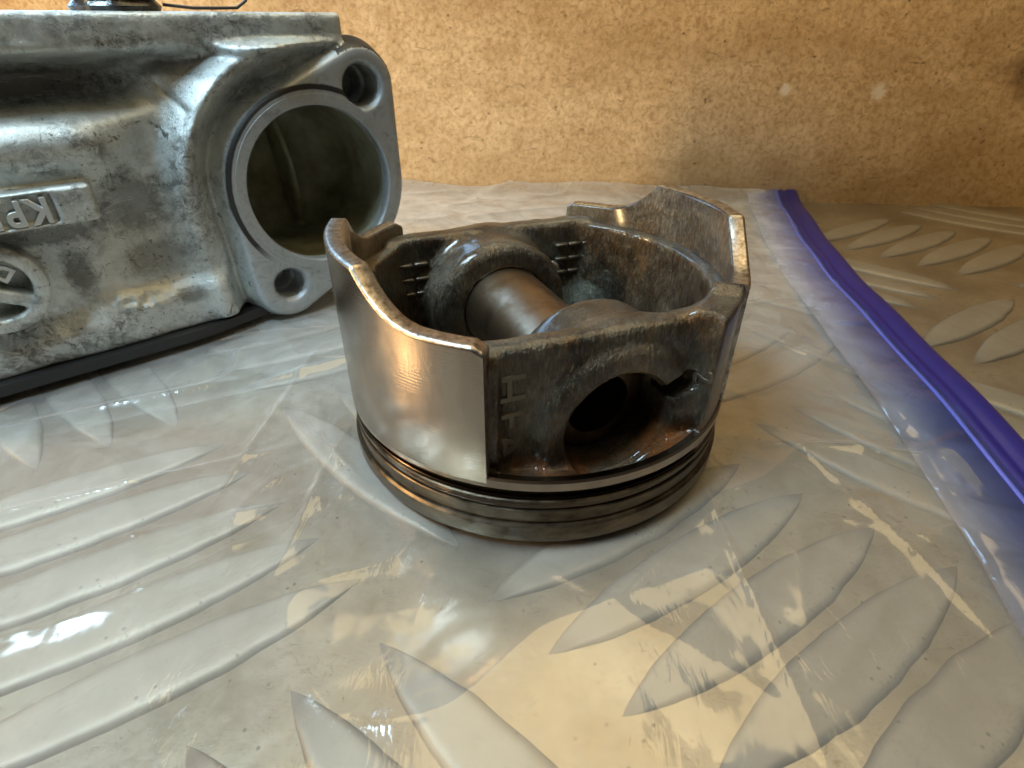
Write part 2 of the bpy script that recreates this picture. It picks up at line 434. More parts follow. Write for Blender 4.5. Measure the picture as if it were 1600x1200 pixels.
def mat_wall():
    m = Mat('old_hardboard')
    big = m.noise(0.012, 4, 0.55); mid = m.noise(0.06, 6, 0.65, 0.6); fib = m.noise(0.38, 10, 0.86, 0.7)
    base = m.mix(m.ramp(mid, 0.3, 0.7), (0.66, 0.47, 0.26), (0.88, 0.69, 0.44))
    base = m.mix(m.ramp(fib, 0.42, 0.53), m.mix(1.0, base, (0.62, 0.52, 0.42), 'MULTIPLY'), base)
    base = m.mix(m.math('MULTIPLY', m.ramp(m.noise(0.03, 5, 0.6, 0.8, co=m.scaled((0.5, 1, 1.3), (9, 2, 5))), 0.48, 0.66), 0.4), base, (0.40, 0.24, 0.10))
    base = m.mix(m.math('MULTIPLY', m.ramp(fib, 0.58, 0.7), 0.35), base, (0.74, 0.56, 0.36))
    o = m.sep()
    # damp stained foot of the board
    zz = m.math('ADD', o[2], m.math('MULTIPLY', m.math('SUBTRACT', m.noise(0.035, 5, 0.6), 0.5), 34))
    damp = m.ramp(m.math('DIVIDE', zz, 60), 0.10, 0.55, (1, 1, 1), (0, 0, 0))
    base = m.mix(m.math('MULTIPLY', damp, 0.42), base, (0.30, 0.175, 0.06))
    # dark flecks, slanted scratches
    fl = m.ramp(m.math('ADD', m.voro(0.20), m.math('MULTIPLY', m.math('SUBTRACT', fib, 0.5), 0.25)), 0.07, 0.13, (1, 1, 1), (0, 0, 0))
    fl = m.math('MULTIPLY', fl, m.ramp(m.noise(0.05, 2), 0.45, 0.55))
    base = m.mix(m.math('MULTIPLY', fl, 0.85), base, (0.07, 0.035, 0.012))
    sc = m.ramp(m.noise(0.30, 5, 0.65, 1.2, co=m.scaled((0.4, 1, 1.3), (2, 1, 6), (0, 0.35, 0))), 0.63, 0.68)
    base = m.mix(m.math('MULTIPLY', sc, 0.6), base, (0.14, 0.075, 0.03))
    # two whitish plugs of old filler and, at the right, a cast shadow painted as a dark brown patch
    for cx, cz, r in ((125.2, 50.6, 3.2), (168.5, 50.0, 4.3)):
        sp = m.spot(cx, cz, r, r, (0, 2), 0.5, m.noise(0.5, 4))
        base = m.mix(m.math('MULTIPLY', sp, 0.9), base, (0.88, 0.80, 0.70))
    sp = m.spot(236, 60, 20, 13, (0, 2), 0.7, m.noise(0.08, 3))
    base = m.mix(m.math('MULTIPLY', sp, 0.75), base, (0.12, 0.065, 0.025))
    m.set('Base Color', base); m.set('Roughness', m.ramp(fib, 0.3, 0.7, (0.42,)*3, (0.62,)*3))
    b = m.bump(fib, 0.9, 0.7); b = m.bump(mid, 1.5, 0.3, b)
    m.set('Normal', b)
    return m.m

# ------------------------------------------------------------------ tread plate
plate_m = mat_plate()
PZ = -1.9
plate = mesh_np('tread_plate', [(-460, -260, 0), (420, -260, 0), (420, 203.6-.075*420, 0), (-460, 203.6+.075*460, 0),
                                (-460, -260, -4), (420, -260, -4), (420, 203.6-.075*420, -4), (-460, 203.6+.075*460, -4)],
                [(0, 1, 2, 3), (7, 6, 5, 4), (0, 4, 5, 1), (1, 5, 6, 2), (2, 6, 7, 3), (3, 7, 4, 0)], plate_m, None, False)
plate.location = (0, 0, PZ*S)
tag(plate, 'worn aluminium tread plate with raised bars under the bag', kind='structure')
# one raised bar: lens outline, steep flanks, flat-ish worn top
def bar_mesh(seed=0):
    nu, nv = 44, 12
    Lh, Wh, H = 32.0, 5.5, 1.0
    v, f = [], []
    for i in range(nu+1):
        u = -1+2*i/nu; x = Lh*math.copysign(abs(u)**0.9, u)
        w = Wh*max(0.0, 1-abs(u)**1.9)**0.85 + 0.02
        wl = w*(1+0.07*mnoise.noise(Vector((x*0.16, seed*7.1, 0)))+0.03*mnoise.noise(Vector((x*0.6, seed*7.1, 3))))
        wr_ = w*(1+0.07*mnoise.noise(Vector((x*0.16, seed*7.1, 9)))+0.03*mnoise.noise(Vector((x*0.6, seed*7.1, 13))))
        hh = H*(1-abs(u)**5)
        for j in range(nv+1):
            t = -1+2*j/nv; t = math.copysign(abs(t)**0.6, t)
            prof = (1-abs(t)**9)
            v.append((x, (wl if t < 0 else wr_)*t, 0.02-0.05*(abs(t) == 1) + hh*prof*min(1, w/2.2)))
    for i in range(nu):
        for j in range(nv):
            a = i*(nv+1)+j; f.append((a, a+nv+1, a+nv+2, a+1))
    return v, f
bv, bf = bar_mesh()
bar_m = plate_m.copy(); bar_m.name = 'tread_bar_aluminium'
nt = bar_m.node_tree; pb = nt.nodes['Principled BSDF']; src0 = pb.inputs['Base Color'].links[0].from_socket
gm = nt.nodes.new('ShaderNodeMix'); gm.data_type = 'RGBA'; gm.inputs[0].default_value = 0.4; nt.links.new(src0, gm.inputs[6]); gm.inputs[7].default_value = (0.30, 0.29, 0.265, 1)
src = gm.outputs[2]
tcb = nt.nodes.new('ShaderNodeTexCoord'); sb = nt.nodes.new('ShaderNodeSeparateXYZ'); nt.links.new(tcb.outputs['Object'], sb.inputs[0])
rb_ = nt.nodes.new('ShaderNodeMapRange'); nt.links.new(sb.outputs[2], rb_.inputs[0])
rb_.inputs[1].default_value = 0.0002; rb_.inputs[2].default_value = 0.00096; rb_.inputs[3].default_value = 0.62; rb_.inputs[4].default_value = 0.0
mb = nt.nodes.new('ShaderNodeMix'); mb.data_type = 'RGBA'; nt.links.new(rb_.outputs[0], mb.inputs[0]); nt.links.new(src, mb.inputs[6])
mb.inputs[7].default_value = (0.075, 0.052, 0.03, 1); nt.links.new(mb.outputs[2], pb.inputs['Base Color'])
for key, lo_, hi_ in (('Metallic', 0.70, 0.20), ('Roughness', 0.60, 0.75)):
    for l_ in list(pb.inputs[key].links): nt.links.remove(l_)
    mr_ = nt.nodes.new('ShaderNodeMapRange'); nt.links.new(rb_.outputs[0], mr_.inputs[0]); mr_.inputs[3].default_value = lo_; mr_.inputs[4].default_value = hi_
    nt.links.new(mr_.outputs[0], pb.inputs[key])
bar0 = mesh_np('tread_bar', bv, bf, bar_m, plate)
A1, A2 = R(33), R(-43)
e1 = np.array([math.cos(A1), math.sin(A1)]); e2 = np.array([math.cos(A2), math.sin(A2)])
bar_vars = [bar0.data]
for sd_ in (1, 2, 3):
    bv, bf = bar_mesh(sd_); tmp = mesh_np('tread_bar', bv, bf, bar_m); bar_vars.append(tmp.data); bpy.data.objects.remove(tmp)
first = True
def in_view(x, y):
    if y > 203.6-.075*x-14: return False
    return -270 < x < 300 and -105 < y and not (x < -170 and y < 40) and not (x > 120 and y < -20)
for i in range(-3, 8):
    for j in range(-4, 5):
        ca, cb = -88+76*i, -5+72*j-2.5*i
        for k in range(-2, 3):
            if (i+j) % 2 == 0: a, b, ang = ca, cb+13.3*k, A1
            else: a, b, ang = ca+13.5*k, cb, A2
            p = a*e1+b*e2
            if not in_view(p[0], p[1]): continue
            o = bar0 if first else bar0.copy()
            if not first:
                link(o, plate); o.data = bar_vars[(i*7+j*3+k) % 4]
            first = False
            o.location = (p[0]*S, p[1]*S, 0); o.rotation_euler = (0, 0, ang)

# ------------------------------------------------------------------ wall board
wa = math.atan(-.075)
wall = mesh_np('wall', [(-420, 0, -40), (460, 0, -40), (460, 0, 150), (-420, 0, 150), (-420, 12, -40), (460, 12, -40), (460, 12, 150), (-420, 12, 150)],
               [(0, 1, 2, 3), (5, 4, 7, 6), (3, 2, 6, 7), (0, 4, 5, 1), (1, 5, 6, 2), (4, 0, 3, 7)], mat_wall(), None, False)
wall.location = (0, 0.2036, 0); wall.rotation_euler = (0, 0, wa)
tag(wall, 'old tan hardboard panel standing behind the bench, stained and flecked', kind='structure')

# ------------------------------------------------------------------ piston
TH = R(21.5)
piston = empty('piston', (0, 0, 0), TH)
tag(piston, 'used engine piston standing crown down on the bag, oily brown with bright skirts', 'piston')
M_sk, M_cut, M_cast, M_belt, M_ring, M_pin = mat_skirt(), mat_cut(), mat_piston_cast(), mat_belt(), mat_ring(), mat_pin()

# local axes: x = thrust direction, -y = towards the near pin boss
def skirt_top(phi):                   # phi in degrees from the thrust axis
    a = abs(phi)
    if a < 19.5: return 47.2
    if a < 40:
        t = (a-19.5)/20.5
        return 40.0+7.2*(1-t)**2.1
    if a < 52.5: return 40.0
    return 40.0-1.0*(a-52.5)/2.5
def skirt(az, name, lo=-55):
    bm = bmesh.new(); rows = []
    phis = np.linspace(lo, 55, 221)
    for p in phis:
        a = R(az+p); zt = skirt_top(p); c, s = math.cos(a), math.sin(a)
        z0 = 13.9
        ch = 0.45
        pr = [(38.0, z0+2), (39.6, z0), (40.0, z0+0.6), (40.0, zt*0.5+7), (40.0, zt-ch-0.25), (40.0, zt-ch), (40.0-ch, zt), (40.0-ch-0.25, zt), (37.0, zt-0.05), (36.6, zt-0.5), (36.6, 30)]
        rows.append([bm.verts.new((r*c, r*s, z)) for r, z in pr])
    m = len(rows[0])
    for i in range(len(rows)-1):
        for j in range(m):
            k = (j+1) % m
            bm.faces.new((rows[i][j], rows[i+1][j], rows[i+1][k], rows[i][k]))
    bm.faces.new(rows[0]); bm.faces.new(rows[-1][::-1])
    o = mesh_bm(name, bm, M_sk, piston, True, 62)
    # machined top edge uses the scuffed material, inside face the cast one
    o.data.materials.append(M_cut); o.data.materials.append(M_cast)
    for p in o.data.polygons:
        r = math.hypot(p.center.x, p.center.y)*1000
        if r < 36.9: p.material_index = 2
        elif r < 39.8: p.material_index = 1
    return o
skirt(0, 'skirt', -45); skirt(180, 'skirt')

belt = [(0.01, 0.0), (36.5, 0.0), (39.0, 0.5), (39.9, 1.5), (40.25, 2.4), (40.3, 5.2), (39.9, 5.6), (39.3, 5.7), (39.2, 6.1), (39.6, 6.3), (39.7, 8.6), (39.5, 8.8),
        (37.4, 8.8), (37.4, 10.1), (39.5, 10.1), (39.75, 10.3), (39.75, 10.9), (39.5, 11.1), (37.2, 11.1), (37.2, 13.3),
        (39.6, 13.3), (39.95, 13.6), (39.95, 15.2), (39.6, 15.6), (38.2, 15.4), (37.4, 13.0), (37.0, 7.5), (0.01, 9.5)]
cr = mesh_bm('crown', lathe(belt, 220), M_belt, piston, True, 25)
cr.data.materials.append(M_sk)
for p in cr.data.polygons:
    if p.center.z > 13.35*S and math.hypot(p.center.x, p.center.y) > 38.0*S: p.material_index = 1
for z0, z1, r in ((9.0, 9.9, 39.3), (11.35, 11.75, 39.35), (12.6, 13.05, 39.4)):
    mesh_bm('piston_ring', lathe([(37, z0), (r, z0), (r+0.12, (z0+z1)/2), (r, z1), (37, z1)], 200), M_ring, piston, True, 40)

# cast body as one smooth implicit surface
h = 0.5
xs = np.arange(-40, 40.01, h); zs = np.arange(5, 40.01, h)
X, Y, Z = np.meshgrid(xs, xs, zs, indexing='ij')
X = X.astype(np.float32); Y = Y.astype(np.float32); Z = Z.astype(np.float32)
T = np.abs(Y)
Rr = np.hypot(X, Y)
PCC, PR = 0.1, 10.2
PZc = 20.3+0.05*Y
PC = PCC-0.07*Y
nz1 = vnoise((X, Y+Z*0.7), 0.25, 3)*0.12 + vnoise((X+Z, Y), 0.6, 5)*0.06
bow = 30.3 - (X/24.0)**2*0.9*np.where((X > 0) & (Y < 0), -1.2, 1)
wall_sd = smax(np.abs(T-(bow-2.3))-2.3, Z-37.3, 1.6)
wall_sd = smax(wall_sd, np.abs(X)-26, 1.0)
inner = smax(smax(Rr-37.2, 33.6-Rr-1.5*sstep(34, 14, Z), 1.0), Z-36.2, 1.2)
phi = np.degrees(np.arctan2(T, np.abs(X)))
inner = smax(inner, (phi-57)*0.6, 1.0)
body = smin(wall_sd, inner, 1.6)
# the near wall runs out flush to the skirt on the right
run = smax(smax(Rr-39.5, 33.8-Rr, 0.8), Z-38.0-1.8*sstep(52, 45, phi), 1.2)
run = smax(run, np.maximum((phi-62)*0.6, (44.0-phi)*0.6), 0.8)
run = np.maximum(run, np.maximum(Y, -X))
body = smin(body, run, 3.5)
# vertical seams inside the skirts
for sx in (-1, 1):
    for a0 in (24,):
        for sy in (-1, 1):
            px, py = sx*34.2*math.cos(R(a0)), sy*34.2*math.sin(R(a0))
            body = smin(body, np.maximum(np.hypot(X-px, Y-py)-1.0, Z-35.5), 1.0)
rb = np.hypot(X-PC, Z-PZc)
rbb = np.hypot(X-0.6+0.12*Y, Z-20.4)
boss = smax(rbb-16.4, np.abs(T-22.6)-7.2, 3.0)
web = smax(np.abs(X-PC)-12.0-0.12*(30-Z), np.maximum(np.abs(T-23)-6.5, Z-20), 2.0)
boss = smin(boss, web, 2.5)
pad = smax(rb-14.6, np.abs(T-28)-3.9, 1.6)
body = smin(body, boss, 2.6)
body = smin(body, pad, 2.4)
floor = Z-8.5-1.2*np.exp(-((X-16)**2+(Y-12)**2)/90)-1.2*np.exp(-((X+14)**2+(Y+12)**2)/120)+4.0*sstep(38, 20, Rr)-4
floor = smax(floor, Rr-38.2, 1)
body = smin(body, floor, 4.0)
# ledge at foot of front pockets
led = smax(smax(Z-14.8+0.62*(38.4-Rr), Rr-38.6, 0.6), 27-T, 0.5)
body = smin(body, led, 1.4)
body = body + nz1
# keep inside the skirts
body = smax(body, Rr-np.where((X > 0) & (Y < 0) & (phi > 44), 39.4, 38.4), 0.4)
# bore, chamfer, clip notch, inner gap
body = smax(body, -(rb-PR+3.4*sstep(31.6, 33.2, T)), 0.25)
body = smax(body, -(rb-PR-0.5+1.0*(31.5-np.minimum(T, 31.7))), 0.2)
nx, nzz = 2.2+12.0, 24.6
ca, sa = math.cos(R(25)), math.sin(R(25))
ax = (X-nx)*ca+(Z-nzz)*sa; az_ = -(X-nx)*sa+(Z-nzz)*ca
notch = np.sqrt(np.maximum(np.abs(ax)-1.4, 0)**2+az_**2)-1.9
body = smax(body, -np.maximum(notch, 25.5-T), 0.9)
body = smax(body, 5.8-Z, 0.2)
v, f = surface_nets(body, (xs[0], xs[0], zs[0]), h)
cast_o = mesh_np('cast_body', v, f, M_cast, piston)
del X, Y, Z, T, Rr, body, rbb, rb, boss, web, pad, floor, inner, wall_sd, led, phi, notch, nz1

# gudgeon pin
bm = lathe([(7.0, -19), (9.2, -19), (PR-0.12, -18.4), (PR-0.12, 24.4), (8.9, 25.0), (6.4, 25.0), (6.2, 24), (6.2, -18)], 96)
bmesh.ops.rotate(bm, verts=bm.verts, cent=(0, 0, 0), matrix=Matrix.Rotation(math.pi/2, 3, 'X'))
bmesh.ops.rotate(bm, verts=bm.verts, cent=(0, 0, 0), matrix=Matrix.Rotation(0.07, 3, 'Z'))
bmesh.ops.rotate(bm, verts=bm.verts, cent=(0, 0, 0), matrix=Matrix.Rotation(0.05, 3, 'X'))
bmesh.ops.translate(bm, verts=bm.verts, vec=(PCC, 0, 20.3))
mesh_bm('wrist_pin', bm, M_pin, piston, True, 30)
# wire circlip in the near bore
def torus_arc(R0, r0, a0, a1, n=60, m=8):
    bm = bmesh.new(); rows = []
    for i in range(n+1):
        a = a0+(a1-a0)*i/n
        rows.append([bm.verts.new(((R0+r0*math.cos(b))*math.cos(a), r0*math.sin(b), (R0+r0*math.cos(b))*math.sin(a))) for b in [2*math.pi*k/m for k in range(m)]])
    for i in range(n):
        for k in range(m): bm.faces.new((rows[i][k], rows[i][(k+1) % m], rows[i+1][(k+1) % m], rows[i+1][k]))
    bm.faces.new(rows[0]); bm.faces.new(rows[-1][::-1])
    return bm

def text_obj(name, body, size, depth, mat, parent, loc, rot, bevel=0.0, sx=1.0, thick=0.0):
    cu = bpy.data.curves.new(name, 'FONT'); cu.body = body; cu.size = size*S; cu.extrude = depth*S
    cu.bevel_depth = bevel*S; cu.bevel_resolution = 1; cu.align_x = 'CENTER'; cu.align_y = 'CENTER'; cu.offset = thick*S
    o = bpy.data.objects.new(name, cu); scene.collection.objects.link(o)
    me = bpy.data.meshes.new_from_object(o.evaluated_get(bpy.context.evaluated_depsgraph_get()))
    bpy.data.objects.remove(o)
    me.materials.clear(); me.materials.append(mat)
    o = link(bpy.data.objects.new(name, me), parent)
    o.location = Vector(loc)*S; o.rotation_euler = rot; o.scale = (sx, 1, 1)
    return o
M_let = simple('raised_cast_letter', (0.15, 0.13, 0.10), 0.8, 0.38, (1.5, 0.12))
# near face reads down the wall: H F A, turned a quarter clockwise; a 2 on the right
def front_text(ch, x, z, size, rot_deg, y=-29.6):
    Mx = Matrix.Rotation(math.pi/2, 4, 'X') @ Matrix.Rotation(R(rot_deg), 4, 'Z')
    hit, hp, hn, hi_ = cast_o.ray_cast(Vector((x, -60, z))*S, Vector((0, 1, 0)))
    if hit: y = hp.y*1000 - 0.05
    if hit and abs(hn.x) > 0.02: Mx = Matrix.Rotation(math.atan2(hn.x, -hn.y), 4, 'Z') @ Mx
    o = text_obj('cast_letter', ch, size, 0.12, M_let, piston, (x, y, z), Mx.to_euler(), 0.10)
    return o
front_text('H', -18.1, 30.3, 8.0, -90, -29.95); front_text('F', -17.9, 24.2, 8.0, -90, -29.95); front_text('A', -18.1, 18.6, 7.6, -90, -30.0)
front_text('2', 17.4, 26.4, 5.6, -80, -31.35)

# little raised waffle marks on the back wall, either side of the boss
def box_bm(bm, c, hs):
    r = bmesh.ops.create_cube(bm, size=1.0)
    for v in r['verts']: v.co = Vector((c[0]+v.co.x*2*hs[0], c[1]+v.co.y*2*hs[1], c[2]+v.co.z*2*hs[2]))
for cx in (21.0, -22.2):
    for rz in (31.4, 27.9, 24.4):
        for q in (-1, 0, 1):
            bm = bmesh.new(); box_bm(bm, (cx+q*3.6, 24.9+(-0.2 if abs(cx+q*3.6) < 22 else -0.5)*1.0, rz), (1.6, 0.75, 0.42))
            bmesh.ops.bevel(bm, geom=bm.edges[:], offset=0.2, segments=1, affect='EDGES')
            mesh_bm('cast_rib', bm, M_let, piston, True)

# ------------------------------------------------------------------ engine casting
EA = R(40.6)
eng = empty('engine_casting', (-73.5, 49.2, 0), EA)
tag(eng, 'grimy silver engine casting with round open port flange, lying on the bag at the left', 'engine part')
M_eng, M_fl, M_bore = mat_engine(), mat_flange(), mat_bore()
M_gask = simple('black_gasket', (0.012, 0.012, 0.013), 0.0, 0.45, (0.5, 0.1))
h = 0.7
us = np.arange(-132, 52, h); ws = np.arange(-50, 6, h); zs = np.arange(0, 84, h)
U, W, Z = np.meshgrid(us, ws, zs, indexing='ij'); U = U.astype(np.float32); W = W.astype(np.float32); Z = Z.astype(np.float32)
U2, Z2 = U[:, 0, :], Z[:, 0, :]
# flange outline: rounded hull of bore circle and the two lugs
BC, L1, L2 = (17.6, 37.7), (34.0, 62.9), (2.2, 11.4)
def cone(px, pz, a, ra, b, rb_):
    bx, bz = b[0]-a[0], b[1]-a[1]; L = math.hypot(bx, bz)
    ux, uz = bx/L, bz/L
    t = (px-a[0])*ux+(pz-a[1])*uz; d = np.abs(-(px-a[0])*uz+(pz-a[1])*ux)
    bb = (ra-rb_)/L; aa = math.sqrt(1-bb*bb); k = -bb*d+aa*t
    return np.where(k < 0, np.hypot(d, t)-ra, np.where(k > aa*L, np.hypot(d, t-L)-rb_, d*aa+t*bb-ra))
hull = np.minimum(cone(U2, Z2, BC, 26.3, L1, 9.6), cone(U2, Z2, BC, 26.3, L2, 9.6))
# front relief height (w of the skin)
def g(cu, cz, su, sz): return np.exp(-((U2-cu)/su)**2-((Z2-cz)/sz)**2)
left = sstep(-8, -26, U2)
hm = -6.0 + 0*U2
hm += 3.2*sstep(70.5, 73.5, Z2 + 0.04*(U2+20)*0)                          # top rim band
hm -= 8.5*np.exp(-((Z2-66.0)/5.0)**4)*sstep(-14, -30, U2)                 # long dark pocket
hm += 5.0*np.exp(-((Z2-55.5)/6.5)**2)*sstep(-20, -38, U2)                 # rounded rib
hm += 2.5*np.exp(-((Z2-46)/9)**2)*sstep(-22, -36, U2)
hm += 3.5*sstep(20, 13, Z2-0.10*(U2+30))*sstep(2, -12, U2)                # foot flange
ridge = np.exp(-((hull-9.5)/3.6)**2)
up_ = sstep(30, 48, Z2)
hm += ridge*(2.0+5.0*up_)*sstep(80, 72, Z2)
hm = np.where(hull < 6.5, np.minimum(hm, -8.5 + 7.0*sstep(1.5, 8, hull) + 5.5*sstep(58, 68, Z2)*sstep(8, 20, U2)), hm)
hm -= 2.5*np.exp(-((U2+30)/9)**2-((Z2-38)/10)**2)
hm += vnoise((U2, Z2), 0.06, 11)*0.9 + vnoise((U2, Z2), 0.2, 12)*0.22 + vnoise((U2, Z2), 0.7, 13)*0.06
tr_ = sstep(73.0, 75.0, Z2); hm = hm*(1-tr_) + (-2.8+vnoise((U2, Z2), 0.3, 14)*0.12)*tr_
# cracks and casting flaws
for (a, b, c, d, wd, dp) in ((-16.5, 66, -13, 60, .7, .8), (-13, 60, -15, 56, .7, .8), (-48, 77, -44, 71, .6, .5)):
    L = math.hypot(c-a, d-b); t = np.clip(((U2-a)*(c-a)+(Z2-b)*(d-b))/L**2, 0, 1)
    dd_ = np.hypot(U2-(a+t*(c-a)), Z2-(b+t*(d-b)))
    hm -= dp*np.exp(-(dd_/wd)**2)
for (cu, cz, r) in ((-33, 15.5, 5.5), (-40, 17, 5)):                       # pitted rough patch at the foot
    hm += g(cu, cz, r, 2.6)*(0.9+0.9*vnoise((U2, Z2), 0.9, 21))
bot = 5.2 + 1.2*sstep(-25, -5, U2)*0 + 1.0*np.exp(-((U2+12)/7)**2)
skin = (W-hm[:, None, :])*0.8
box = np.maximum(np.maximum(Z-80.2, bot[:, None, :]-Z), np.maximum(U-31.8, -130-U))
body = smax(skin, box, 1.4)
body = smax(body, -(W+48), 0.5)
# text plate and emblem
def rot2(u, z, a): c, s = math.cos(a), math.sin(a); return u*c+z*s, -u*s+z*c
pu, pz = rot2(U-(-59.0), Z-43.4, 0.0)
plate_s = sd_box(pu, W, pz+0.14*0, (0, -4.0, 0), (21.3, 5.6, 4.1), 0.8)
rec = sd_box(pu, W, pz, (-4.6, 1.6, 0), (18.0, 1.7, 3.3), 0.3)
rim_cut = rec
body = smin(body, plate_s, 1.2)
body = smax(body, -rec, 0.3)
er = np.hypot(U+62.8, Z-27.4)
ring = smax(np.abs(er-8.6)-1.7, np.abs(W+4.0)-4.0, 0.9)
body = smin(body, ring, 0.8)
dish = np.maximum(er-7.0, -(W+2.6))
body = smax(body, -dish, 0.5)
bu, bz = rot2(U+62.8, Z-27.4, R(-28))
barr = np.maximum(smax(np.abs(bz+1.2)-1.6, np.abs(W+3.5)-2.6, 0.8), er-7.6)
body = smin(body, barr, 0.5)
# flange
fl = smax(hull[:, None, :]+0*W - 0.0 + 0.22*W*0, np.maximum(W-0.0, -18-W), 0.9)
flg = smax((hull[:, None, :] - np.minimum(0.35*(-W), 2.6))*0.92, np.maximum(W, -20-W), 1.3)
body = smin(body, flg, 1.0)
hous = smax(hull[:, None, :]-0.6+0*W, np.maximum(W+8, -48.5-W), 2.0)
body = smin(body, np.maximum(hous, 3.0-Z), 2.0)
br = np.hypot(U-BC[0], Z-BC[1])
# port: short lip, then a wider cored chamber leaning right and down
body = smax(body, -np.maximum(br-21.4, -5-W), 0.6)
ch = np.sqrt(((U-BC[0]+0.5)/23.5)**2+((Z-BC[1]+0)/23.0)**2+((W+22)/23.5)**6)-1
body = smax(body, -ch*20, 1.0)
rdg = smax(np.abs(U-BC[0]-3.0-(Z-BC[1])*-0.10)-1.0, np.maximum(-(W+44), (W+30)+0.02*(Z-BC[1])**2), 1.4)
rdg = np.maximum(rdg, br-24)
body = smin(body, rdg, 2.0)
for c, r in ((L1, 5.6), (L2, 4.6)):
    rr = np.hypot(U-c[0], Z-c[1])
    thr = 0.28*np.sin(W*2*math.pi/1.4)
    body = smax(body, -np.maximum(rr-r-thr+0.8*sstep(-9, -11, W)*r*0.35, -15-W), 0.3)
    body = smax(body, -(rr-r-0.9-(W-0.0)*0.9), 0.15)
v, f = surface_nets(body, (us[0], ws[0], zs[0]), h)
v = np.stack([v[:, 0], -v[:, 1], v[:, 2]], 1); f = f[:, ::-1]
o = mesh_np('casting_body', v, f, M_eng, eng)
o.data.materials.append(M_fl); o.data.materials.append(M_bore); o.data.materials.append(M_gask)
# machined flange face / bore materials by position
fc = v[f].mean(1); hv = np.minimum(cone(fc[:, 0], fc[:, 2], BC, 26.3, L1, 9.6), cone(fc[:, 0], fc[:, 2], BC, 26.3, L2, 9.6))
brc = np.hypot(fc[:, 0]-BC[0], fc[:, 2]-BC[1])
fn = np.cross(v[f[:, 2]]-v[f[:, 0]], v[f[:, 3]]-v[f[:, 1]]); fn /= np.linalg.norm(fn, axis=1)[:, None]+1e-9
mi = np.zeros(len(f), np.int32)
mi[(hv < 0.6) & (fc[:, 1] < 2.5)] = 1
mi[(hv > -1.5) & (hv < 6) & (fc[:, 1] < 21) & (fc[:, 0] > 36-8*(fc[:, 2] > 66)*(fc[:, 1] < 8)) & (np.abs(fn[:, 1]) < 0.75)] = 3
mi[(brc < 21.1) | ((fc[:, 1] > 4) & (brc < 30) & (hv < -0.5))] = 2
lugd = np.minimum(np.hypot(fc[:, 0]-L1[0], fc[:, 2]-L1[1]), np.hypot(fc[:, 0]-L2[0], fc[:, 2]-L2[1]))
mi[lugd < 6.3] = 1
o.data.polygons.foreach_set('material_index', mi)
del U, W, Z, body, skin, box, plate_s, rec, er, ring, dish, fl, flg, br, ch, rdg
# raised machined seat round the port
bm = lathe([(21.4, -0.3), (21.7, 0.18), (24.3, 0.18), (24.5, -0.3)], 120)
bmesh.ops.rotate(bm, verts=bm.verts, cent=(0, 0, 0), matrix=Matrix.Rotation(math.pi/2, 3, 'X'))
bmesh.ops.translate(bm, verts=bm.verts, vec=(BC[0], 0, BC[1]))
M_seat = simple('bright_port_seat', (0.50, 0.53, 0.55), 0.65, 0.40, (1.0, 0.06))
mesh_bm('port_seat', bm, M_fl, eng, True, 30)
# gasket under the foot
pts = [(-130, 0.4), (-60, 0.3), (-30, 0.4), (-22, -0.2), (-14, -2.0), (-6, -3.5), (2, -6), (8, -10), (8, -46), (-130, -46)]
bm = bmesh.new()
lo = [bm.verts.new((u, -w, 2.7)) for u, w in pts]; hi = [bm.verts.new((u, -w, 5.4)) for u, w in pts]
bm.faces.new(lo); bm.faces.new(hi[::-1])
for i in range(len(pts)): bm.faces.new((lo[i], lo[(i+1) % len(pts)], hi[(i+1) % len(pts)], hi[i]))
mesh_bm('gasket', bm, M_gask, eng, False)
M_emb = simple('silver_raised_letter', (0.62, 0.66, 0.66), 0.6, 0.34, (1.2, 0.05))
def eng_text(name, body, u, z, size, rot_deg, w, sx=1.0):
    Mx = Matrix.Rotation(math.pi/2, 4, 'X') @ Matrix.Rotation(R(rot_deg), 4, 'Z')
    return text_obj(name, body, size, 0.45, M_emb, eng, (u, -w, z), Mx.to_euler(), 0.12, sx, 0.12)
# the part lies upside down, so its lettering stands on its head
eng_text('raised_letter', 'K', -48.6, 43.4, 7.6, 180, 0.85, .85)
eng_text('raised_letter', 'P', -52.9, 43.4, 7.6, 180, 0.85, .85)
eng_text('raised_letter', 'P', -57.2, 43.4, 7.6, 180, 0.85, .85)
eng_text('raised_letter', 'D', -59.6, 30.6, 4.6, 135, -2.2)

